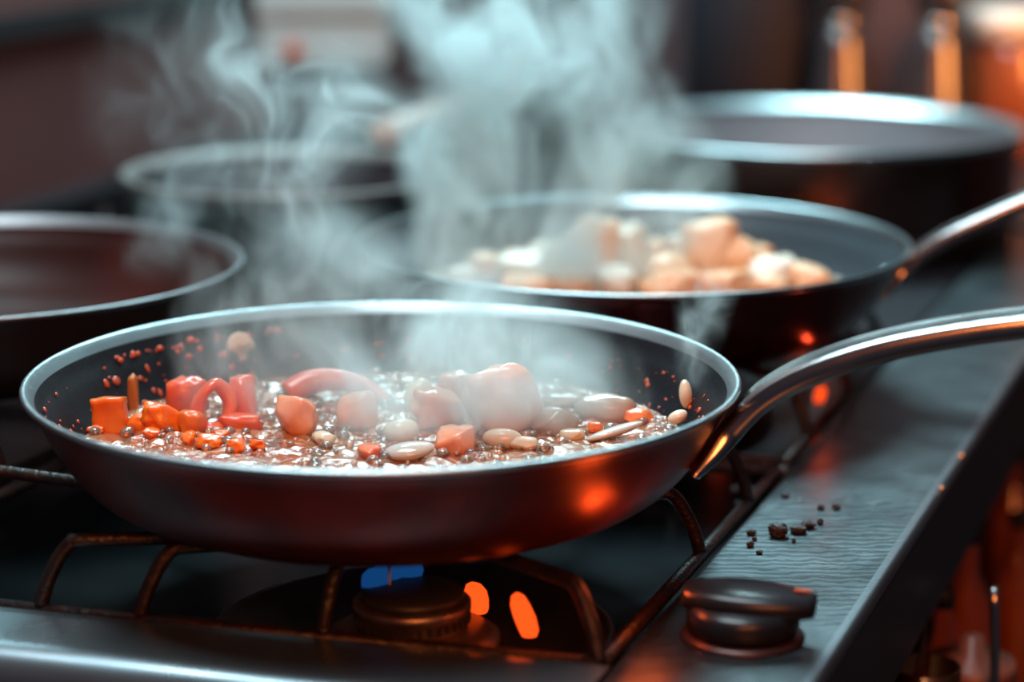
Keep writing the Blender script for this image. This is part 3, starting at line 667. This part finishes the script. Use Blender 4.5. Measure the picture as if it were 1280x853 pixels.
crumbs = [(972, 671, 26, 20, 'biggest round burnt crumb on the steel deck'), (998, 666, 24, 12, 'flat burnt crumb touching the biggest crumb'), (1010, 660, 20, 11, 'flat burnt crumb between the flat crumb and a tiny round one'),
          (1025, 656, 8, 10, 'tiny upright burnt crumb ending the row of crumbs'), (981, 622, 11, 7, 'lone small burnt crumb near the grate bar'), (1026, 637, 10, 8, 'small burnt crumb with a wet smear beside it'),
          (1045, 637, 11, 9, 'small burnt crumb sitting on a wet glint'), (939, 669, 13, 9, 'reddish burnt crumb beside the grate bar'), (938, 684, 10, 9, 'dark crumb below the reddish crumb'),
          (949, 693, 9, 6, 'tiny flat black crumb nearest the knob'), (992, 678, 6, 6, 'speck of crumb under the row of crumbs'), (943, 676, 7, 6, 'speck of crumb between the reddish and dark crumbs')]
for i, (px, py, w, h, lab) in enumerate(crumbs):
    p = on_z(px, py, Z_DECK); q = 2900 / (p.y * math.cos(PITCH))
    bm = lift(chunk_bm(120 + i, (w / q / 2, w / q / 2 * 0.8, h / q / 2), 0.15, 0.30, 2.6, 5, 2), 0.8)
    o = from_bm('burnt_crumb', bm, M_CRUMB); o.location = p; tag(o, lab, 'crumb', 'burnt crumbs on the steel deck')
for i, (px, py, s) in enumerate(((933, 609, 7), (919, 612, 7), (941, 611, 4), (922, 628, 3), (930, 633, 3), (1000, 626, 5), (954, 633, 3), (983, 604, 3))):
    p = on_z(px, py, Z_DECK if px > 950 else Z_DECK + 0.0)
    u, v = UV(p)
    if u < U_IN: p = on_z(px, py, Z_TRAY)
    bm = lathe_bm([(s * 0.00030, 0), (s * 0.00028, s * 0.00010), (s * 0.00018, s * 0.00020), (0, s * 0.00023)], 16)
    o = from_bm('water_drop', bm, M_DROP); o.location = p; tag(o, 'clear water drop by the iron grate bar next to the crumbs', 'drop', 'water drops by the grate bar')

# ------------------------------------------------------------------ background things
M_PALEBOX = mat('pale enamel', (0.74, 0.94, 0.94), 0.4)
c = at_depth(408, 30, 2.06)
g = thing('wall_dispenser', 'pale white dispenser box on the dark back wall', 'dispenser', (c.x, c.y, c.z - 0.035))
bm = prism_bm([(-0.058, -0.04), (0.058, -0.04), (0.058, 0.045), (-0.058, 0.045)], 0.0, 0.125, 0.008, 3); o = from_bm('case', bm, M_PALEBOX, g)
bm = prism_bm([(-0.058, -0.048), (0.058, -0.048), (0.058, -0.041), (-0.058, -0.041)], 0.045, 0.120, 0.003, 2); from_bm('cover', bm, M_PALEBOX, g)
bm = lathe_bm([(0, 0.004), (0.007, 0.003), (0.009, 0)], 20); transform_bm(bm, (R(90), 0, 0), (-0.026, -0.041, 0.014))
from_bm('button', bm, mat('orange button', (0.75, 0.14, 0.04), 0.4), g)['label'] = 'small orange button'
M_MILL = mat('dark lacquered mill', (0.022, 0.020, 0.024), 0.28, 0.0, spec=1.0, coat=0.6)
def mill(px, depth, label, s=1.0):
    b = at_depth(px, 182, depth); zb = Z_DECK + 0.004
    g = thing('pepper_mill', label, 'pepper mill', (b.x, b.y, zb), 0, 'dark mills on the back ledge')
    from_bm('mill_body', lathe_bm([(0, 0), (0.024*s, 0), (0.031*s, 0.006), (0.030*s, 0.03), (0.027*s, 0.055), (0.021*s, 0.095), (0.018*s, 0.110), (0.014*s, 0.114)], 48), M_MILL, g)
    from_bm('collar', lathe_bm([(0.014*s, 0.114), (0.0165*s, 0.116), (0.0165*s, 0.120), (0.014*s, 0.122)], 48), M_STEEL, g)
    from_bm('mill_head', lathe_bm([(0.014*s, 0.122), (0.021*s, 0.130), (0.0235*s, 0.142), (0.0225*s, 0.156), (0.016*s, 0.168), (0.006*s, 0.173), (0, 0.174)], 48), M_MILL, g)
    return g
mill(1048, 1.98, 'dark lacquered pepper mill behind the big steel pot')
mill(1168, 1.96, 'dark lacquered pepper mill standing beside the amber jar')
b = at_depth(1262, 182, 1.98)
g = thing('amber_jar', 'squat amber brown jar with a cream lid on the back ledge', 'jar', (b.x, b.y, Z_DECK + 0.004))
from_bm('jar_body', lathe_bm([(0, 0), (0.038, 0), (0.041, 0.006), (0.041, 0.088), (0.037, 0.098), (0.034, 0.102)], 64), mat('amber glaze', (0.20, 0.055, 0.018), 0.25, 0.0, coat=0.3, var=(0.13, 0.04, 0.02), var_scale=10), g)
from_bm('lid', lathe_bm([(0.034, 0.102), (0.042, 0.103), (0.042, 0.122), (0.038, 0.127), (0, 0.128)], 64), mat('cream lid', (0.55, 0.54, 0.49), 0.5), g)
c = at_depth(930, 40, 2.06)
g = thing('dark_canister', 'tall black canister on the back ledge beside the pepper mills', 'canister', (c.x, c.y - 0.05, Z_DECK + 0.004))
from_bm('canister_body', lathe_bm([(0, 0), (0.052, 0), (0.055, 0.006), (0.055, 0.16), (0.052, 0.166)], 64), mat('black canister', (0.014, 0.014, 0.019), 0.7, spec=0.2), g)
from_bm('lid', lathe_bm([(0.052, 0.166), (0.056, 0.167), (0.056, 0.182), (0.05, 0.188), (0.012, 0.19), (0.012, 0.2), (0, 0.202)], 64), mat('black canister', (0, 0, 0)), g)

# ------------------------------------------------------------------ things on the open shelf under the deck
M_AMBER = mat('amber glass', (0.30, 0.075, 0.018), 0.12, 0.0, coat=0.8, var=(0.16, 0.04, 0.012), var_scale=20)
M_COPPER = mat('copper', (0.50, 0.16, 0.06), 0.25, 1.0)
Z_SH = 0.700
def stand_on_shelf(px, py, depth):
    p = at_depth(px, py, depth); return Vector((p.x, p.y, Z_SH)), p.z - Z_SH
def bottle(px, py, depth, r, label):
    loc, h = stand_on_shelf(px, py, depth)
    g = thing('amber_bottle', label, 'bottle', loc, 0, 'amber bottles on the shelf under the deck')
    from_bm('glass_body', lathe_bm([(0, 0), (r*0.9, 0), (r, 0.004), (r, h*0.58), (r*0.9, h*0.68), (r*0.42, h*0.80), (r*0.36, h*0.84), (r*0.36, h*0.93)], 36), M_AMBER, g)
    from_bm('cap', lathe_bm([(r*0.36, h*0.93), (r*0.44, h*0.93), (r*0.44, h*0.99), (r*0.38, h), (0, h)], 30), M_BLACK, g)
bottle(1212, 655, 1.20, 0.016, 'amber bottle under the deck edge beside the steel spoon')
bottle(1180, 735, 1.12, 0.013, 'short amber bottle under the deck beside the copper blade')
bottle(1270, 560, 1.42, 0.016, 'amber bottle ending the row of amber bottles on the shelf')
bottle(1276, 640, 1.30, 0.014, 'amber bottle standing in the middle of the row on the shelf')
loc, h = stand_on_shelf(1243, 735, 1.04)
g = thing('steel_spoon', 'thin steel spoon standing upright among the amber bottles', 'spoon', loc)
from_bm('handle', tube_bm([(0, 0, h * 0.42), (0.002, 0, h * 0.7), (0, 0, h)], 0.0022, 10, 5), M_STEEL, g)
bm = bean_bm(0.012, 0.009, 0.004); transform_bm(bm, (0, R(90), 0), (0, 0, h * 0.42)); from_bm('bowl', bm, M_STEEL, g)
from_bm('foot', lathe_bm([(0, 0), (0.016, 0), (0.016, 0.006), (0.006, 0.010), (0.004, h * 0.36), (0, h * 0.36)], 24), M_BLACK, g)
loc, h = stand_on_shelf(1136, 775, 1.0)
g = thing('copper_scraper', 'copper coloured scraper blade standing under the deck edge', 'scraper', loc, R(30))
bm = prism_bm([(-0.008, 0), (0.010, 0), (0.010, 0), (-0.008, 0)], 0, 0.001)
bm.free(); bm = bmesh.new()
a = [bm.verts.new((x, -0.0008, z)) for x, z in ((-0.007, 0.02), (0.008, 0.02), (0.009, h * 0.75), (0.010, h), (-0.006, h * 0.55))]
bmesh.ops.extrude_face_region(bm, geom=[bm.faces.new(a)])
bm.verts.ensure_lookup_table()
for v in list(bm.verts)[5:]: v.co.y += 0.0016
from_bm('blade', bm, M_COPPER, g, False)
from_bm('handle', prism_bm([(-0.009, -0.006), (0.009, -0.006), (0.009, 0.006), (-0.009, 0.006)], 0, 0.022, 0.002), M_BLACK, g)
loc, h = stand_on_shelf(1156, 832, 1.02)
g = thing('copper_mug', 'small copper mug on the shelf below the scraper', 'mug', loc)
from_bm('mug_body', lathe_bm([(0, 0), (0.014, 0), (0.0155, 0.004), (0.016, h), (0.0148, h), (0.0142, 0.006), (0, 0.005)], 40), M_COPPER, g)
from_bm('handle', tube_bm([(0.015, 0, h*0.8), (0.026, 0, h*0.75), (0.027, 0, h*0.4), (0.015, 0, h*0.25)], 0.0018, 8, 5), M_COPPER, g)
loc, h = stand_on_shelf(1215, 815, 1.08)
g = thing('rust_jar', 'dull rust-red lidded jar on the shelf beside the copper mug', 'jar', loc)
from_bm('jar_body', lathe_bm([(0, 0), (0.020, 0), (0.022, 0.005), (0.022, h*0.8), (0.018, h*0.9)], 40), mat('rust glaze', (0.24, 0.09, 0.06), 0.35), g)
from_bm('lid', lathe_bm([(0.018, h*0.9), (0.021, h*0.9), (0.020, h*0.97), (0.006, h), (0.005, h + 0.008), (0, h + 0.009)], 40), mat('rust glaze', (0, 0, 0)), g)

# ------------------------------------------------------------------ steam
def steam_material(name, color, aniso=0.35):
    m = bpy.data.materials.new(name); m.use_nodes = True; nt = m.node_tree
    for n in list(nt.nodes): nt.nodes.remove(n)
    out = nt.nodes.new('ShaderNodeOutputMaterial'); v = nt.nodes.new('ShaderNodeVolumePrincipled')
    v.inputs['Color'].default_value = (*color, 1); v.inputs['Density'].default_value = 1.0
    v.inputs['Anisotropy'].default_value = aniso
    nt.links.new(v.outputs[0], out.inputs['Volume'])
    return m
M_STEAM = steam_material('white steam', (0.86, 0.96, 0.97))
def steam(name, label, lines, r0, r1, dens, voxel, seed=0.0, haze=0.5, fil=1.0, warp=0.05, scale=1.0, pad=None, fade=(0.02, 0.05)):
    """a soft plume around rising centre lines; the field is evaluated into a fog grid"""
    V = []; E = []
    for ln in lines:
        path = spline(ln, 5); b = len(V)
        V += [tuple(p) for p in path]; E += [(b + i, b + i + 1) for i in range(len(path) - 1)]
    me = bpy.data.meshes.new(name); me.from_pydata(V, E, [])
    o = bpy.data.objects.new(name, me); scene.collection.objects.link(o); me.materials.append(M_STEAM)
    tag(o, label, 'steam', None, 'stuff')
    ng = bpy.data.node_groups.new(name + '_field', 'GeometryNodeTree')
    ng.interface.new_socket('Geometry', in_out='INPUT', socket_type='NodeSocketGeometry')
    ng.interface.new_socket('Geometry', in_out='OUTPUT', socket_type='NodeSocketGeometry')
    N = lambda t: ng.nodes.new(t); L = ng.links.new
    gi, go = N('NodeGroupInput'), N('NodeGroupOutput')
    def vm(op, a, b=None):
        n = N('ShaderNodeVectorMath'); n.operation = op
        for i, x in enumerate((a, b)):
            if x is None: continue
            if isinstance(x, (tuple, Vector)): n.inputs[i].default_value = x
            elif isinstance(x, float): n.inputs[3].default_value = x
            else: L(x, n.inputs[i])
        return n.outputs[0]
    def mt(op, a, b=None, clamp=False):
        n = N('ShaderNodeMath'); n.operation = op; n.use_clamp = clamp
        for i, x in enumerate((a, b)):
            if x is None: continue
            if isinstance(x, (int, float)): n.inputs[i].default_value = x
            else: L(x, n.inputs[i])
        return n.outputs[0]
    def noise(vec, sc, det, col=False):
        n = N('ShaderNodeTexNoise'); n.inputs['Scale'].default_value = sc; n.inputs['Detail'].default_value = det
        L(vec, n.inputs['Vector']); return n.outputs['Color' if col else 0]
    def rngmap(x, a, b, c, d, smooth=True):
        n = N('ShaderNodeMapRange'); n.interpolation_type = 'SMOOTHSTEP' if smooth else 'LINEAR'
        L(x, n.inputs[0])
        for i, q in enumerate((a, b, c, d)): n.inputs[1 + i].default_value = q
        return n.outputs[0]
    pos = N('GeometryNodeInputPosition').outputs[0]
    sp = vm('ADD', pos, (seed * 1.7, seed * 0.9, seed * 2.3))
    w1 = vm('SCALE', vm('SUBTRACT', noise(sp, 13 * scale, 1, True), (0.5, 0.5, 0.5)), warp * 1.6 / scale)
    p1 = vm('ADD', sp, w1)
    w2 = vm('SCALE', vm('SUBTRACT', noise(p1, 34 * scale, 1, True), (0.5, 0.5, 0.5)), warp * 0.75 / scale)
    tot = vm('ADD', w1, w2)
    p2 = vm('ADD', sp, tot)
    st = vm('MULTIPLY', p2, (1.0, 0.8, 0.42))
    ridge = mt('SUBTRACT', 1.0, mt('MULTIPLY', mt('ABSOLUTE', mt('SUBTRACT', noise(st, 46 * scale, 2.0), 0.5)), 7.0), True)
    ridge = mt('POWER', ridge, 2.2)
    body = rngmap(noise(st, 22 * scale, 3.0), 0.42, 0.72, 0.0, 1.0)
    prox = N('GeometryNodeProximity'); prox.target_element = 'EDGES'
    L(gi.outputs[0], prox.inputs[0])
    L(vm('ADD', pos, vm('SCALE', tot, 0.55)), prox.inputs['Sample Position'] if 'Sample Position' in prox.inputs else prox.inputs['Source Position'])
    d = prox.outputs['Distance']
    sx = N('ShaderNodeSeparateXYZ'); L(pos, sx.inputs[0]); z = sx.outputs[2]
    zs = [v[2] for v in V]; z0, z1 = min(zs), max(zs)
    rad = rngmap(z, z0, z1, r0, r1, False)
    env = mt('SUBTRACT', 1.0, mt('DIVIDE', d, rad), True)
    env = mt('MULTIPLY', mt('MULTIPLY', env, env), mt('SUBTRACT', 3.0, mt('MULTIPLY', env, 2.0)))
    f0 = rngmap(z, z0 - 0.004, z0 - 0.004 + fade[0], 0.0, 1.0); f1 = rngmap(z, z1 - fade[1], z1 + 0.02, 1.0, 0.0)
    tex = mt('ADD', mt('MULTIPLY', body, haze), mt('MULTIPLY', mt('MULTIPLY', ridge, mt('ADD', body, 0.25)), fil))
    den = mt('MULTIPLY', mt('MULTIPLY', mt('MULTIPLY', tex, env), mt('MULTIPLY', f0, f1)), dens)
    vc = N('GeometryNodeVolumeCube'); L(den, vc.inputs['Density'])
    pd = pad or max(r0, r1) * 1.1 + 0.022
    lo = [min(v[i] for v in V) - pd for i in range(3)]; hi = [max(v[i] for v in V) + pd for i in range(3)]
    lo[2] = z0 - 0.006; hi[2] = z1 + 0.02
    vc.inputs['Min'].default_value = lo; vc.inputs['Max'].default_value = hi
    for i, ax in enumerate('XYZ'): vc.inputs['Resolution ' + ax].default_value = max(8, int((hi[i] - lo[i]) / voxel))
    sm = N('GeometryNodeSetMaterial'); sm.inputs['Material'].default_value = M_STEAM
    L(vc.outputs[0], sm.inputs[0]); L(sm.outputs[0], go.inputs[0])
    md = o.modifiers.new('field', 'NODES'); md.node_group = ng
    return o
A = at_depth
steam('steam', 'steam cloud rising off the bubbling vegetables and drifting towards the brown wall',
      [[A(600, 540, 0.90), A(560, 450, 0.92), A(510, 390, 0.95), A(450, 350, 0.98), A(390, 290, 1.0)],
       [A(450, 530, 0.90), A(410, 450, 0.92), A(360, 380, 0.95), A(335, 300, 0.97)],
       [A(690, 510, 0.92), A(640, 440, 0.95), A(580, 400, 0.97)],
       [A(300, 500, 0.92), A(300, 430, 0.95), A(320, 370, 0.97)]], 0.036, 0.036, 95, 0.0016, 1.0, 1.0, 0.8, fade=(0.012, 0.04))
steam('steam', 'thin wavering steam column above the bubbling pan in front of the small dark pot',
      [[A(345, 370, 0.96), A(350, 300, 0.97), A(335, 220, 0.98), A(345, 140, 0.99), A(320, 60, 1.0), A(290, -20, 1.0)],
       [A(380, 350, 0.97), A(400, 240, 0.99), A(430, 150, 1.0), A(420, 90, 1.0)]], 0.020, 0.032, 46, 0.0014, 21.0, 0.35, 1.3, fade=(0.03, 0.05))
steam('steam', 'dense steam plume rising from the heap of pale chunks',
      [[A(640, 345, 1.18), A(610, 260, 1.19), A(590, 190, 1.2), A(590, 120, 1.2), A(570, 60, 1.2), A(530, -20, 1.2)],
       [A(740, 330, 1.18), A(690, 260, 1.19), A(640, 180, 1.2), A(630, 110, 1.2), A(650, 50, 1.2), A(670, -20, 1.2)],
       [A(830, 320, 1.18), A(790, 250, 1.19), A(730, 160, 1.2), A(720, 60, 1.2), A(730, -20, 1.2)],
       [A(590, 335, 1.18), A(575, 250, 1.2), A(565, 170, 1.2), A(590, 100, 1.2)]], 0.038, 0.040, 125, 0.0018, 33.0, 1.0, 0.9, fade=(0.012, 0.03))
steam('steam', 'thin curl of steam off the bean on the wall under the handle',
      [[A(862, 480, 0.90), A(868, 430, 0.90), A(880, 385, 0.91), A(885, 360, 0.91)]], 0.009, 0.015, 75, 0.0010, 9.0, 0.2, 1.5, 0.025, 2.0, fade=(0.01, 0.015))
steam('steam', 'faint wisp of steam curling against the brown wall above the empty pan',
      [[A(235, 350, 1.0), A(230, 260, 1.02), A(215, 180, 1.03), A(200, 80, 1.03), A(215, 20, 1.03)], [A(290, 250, 1.02), A(250, 160, 1.03), A(180, 120, 1.03)]], 0.028, 0.038, 28, 0.0018, 13.0, 0.6, 1.0, fade=(0.03, 0.06))
steam('steam', 'thin veil of steam drifting from the pale chunks in front of the big steel pot',
      [[A(860, 320, 1.18), A(850, 240, 1.2), A(820, 150, 1.2), A(770, 80, 1.2), A(780, -10, 1.2)]], 0.026, 0.030, 42, 0.0018, 41.0, 0.3, 1.2, fade=(0.012, 0.03))
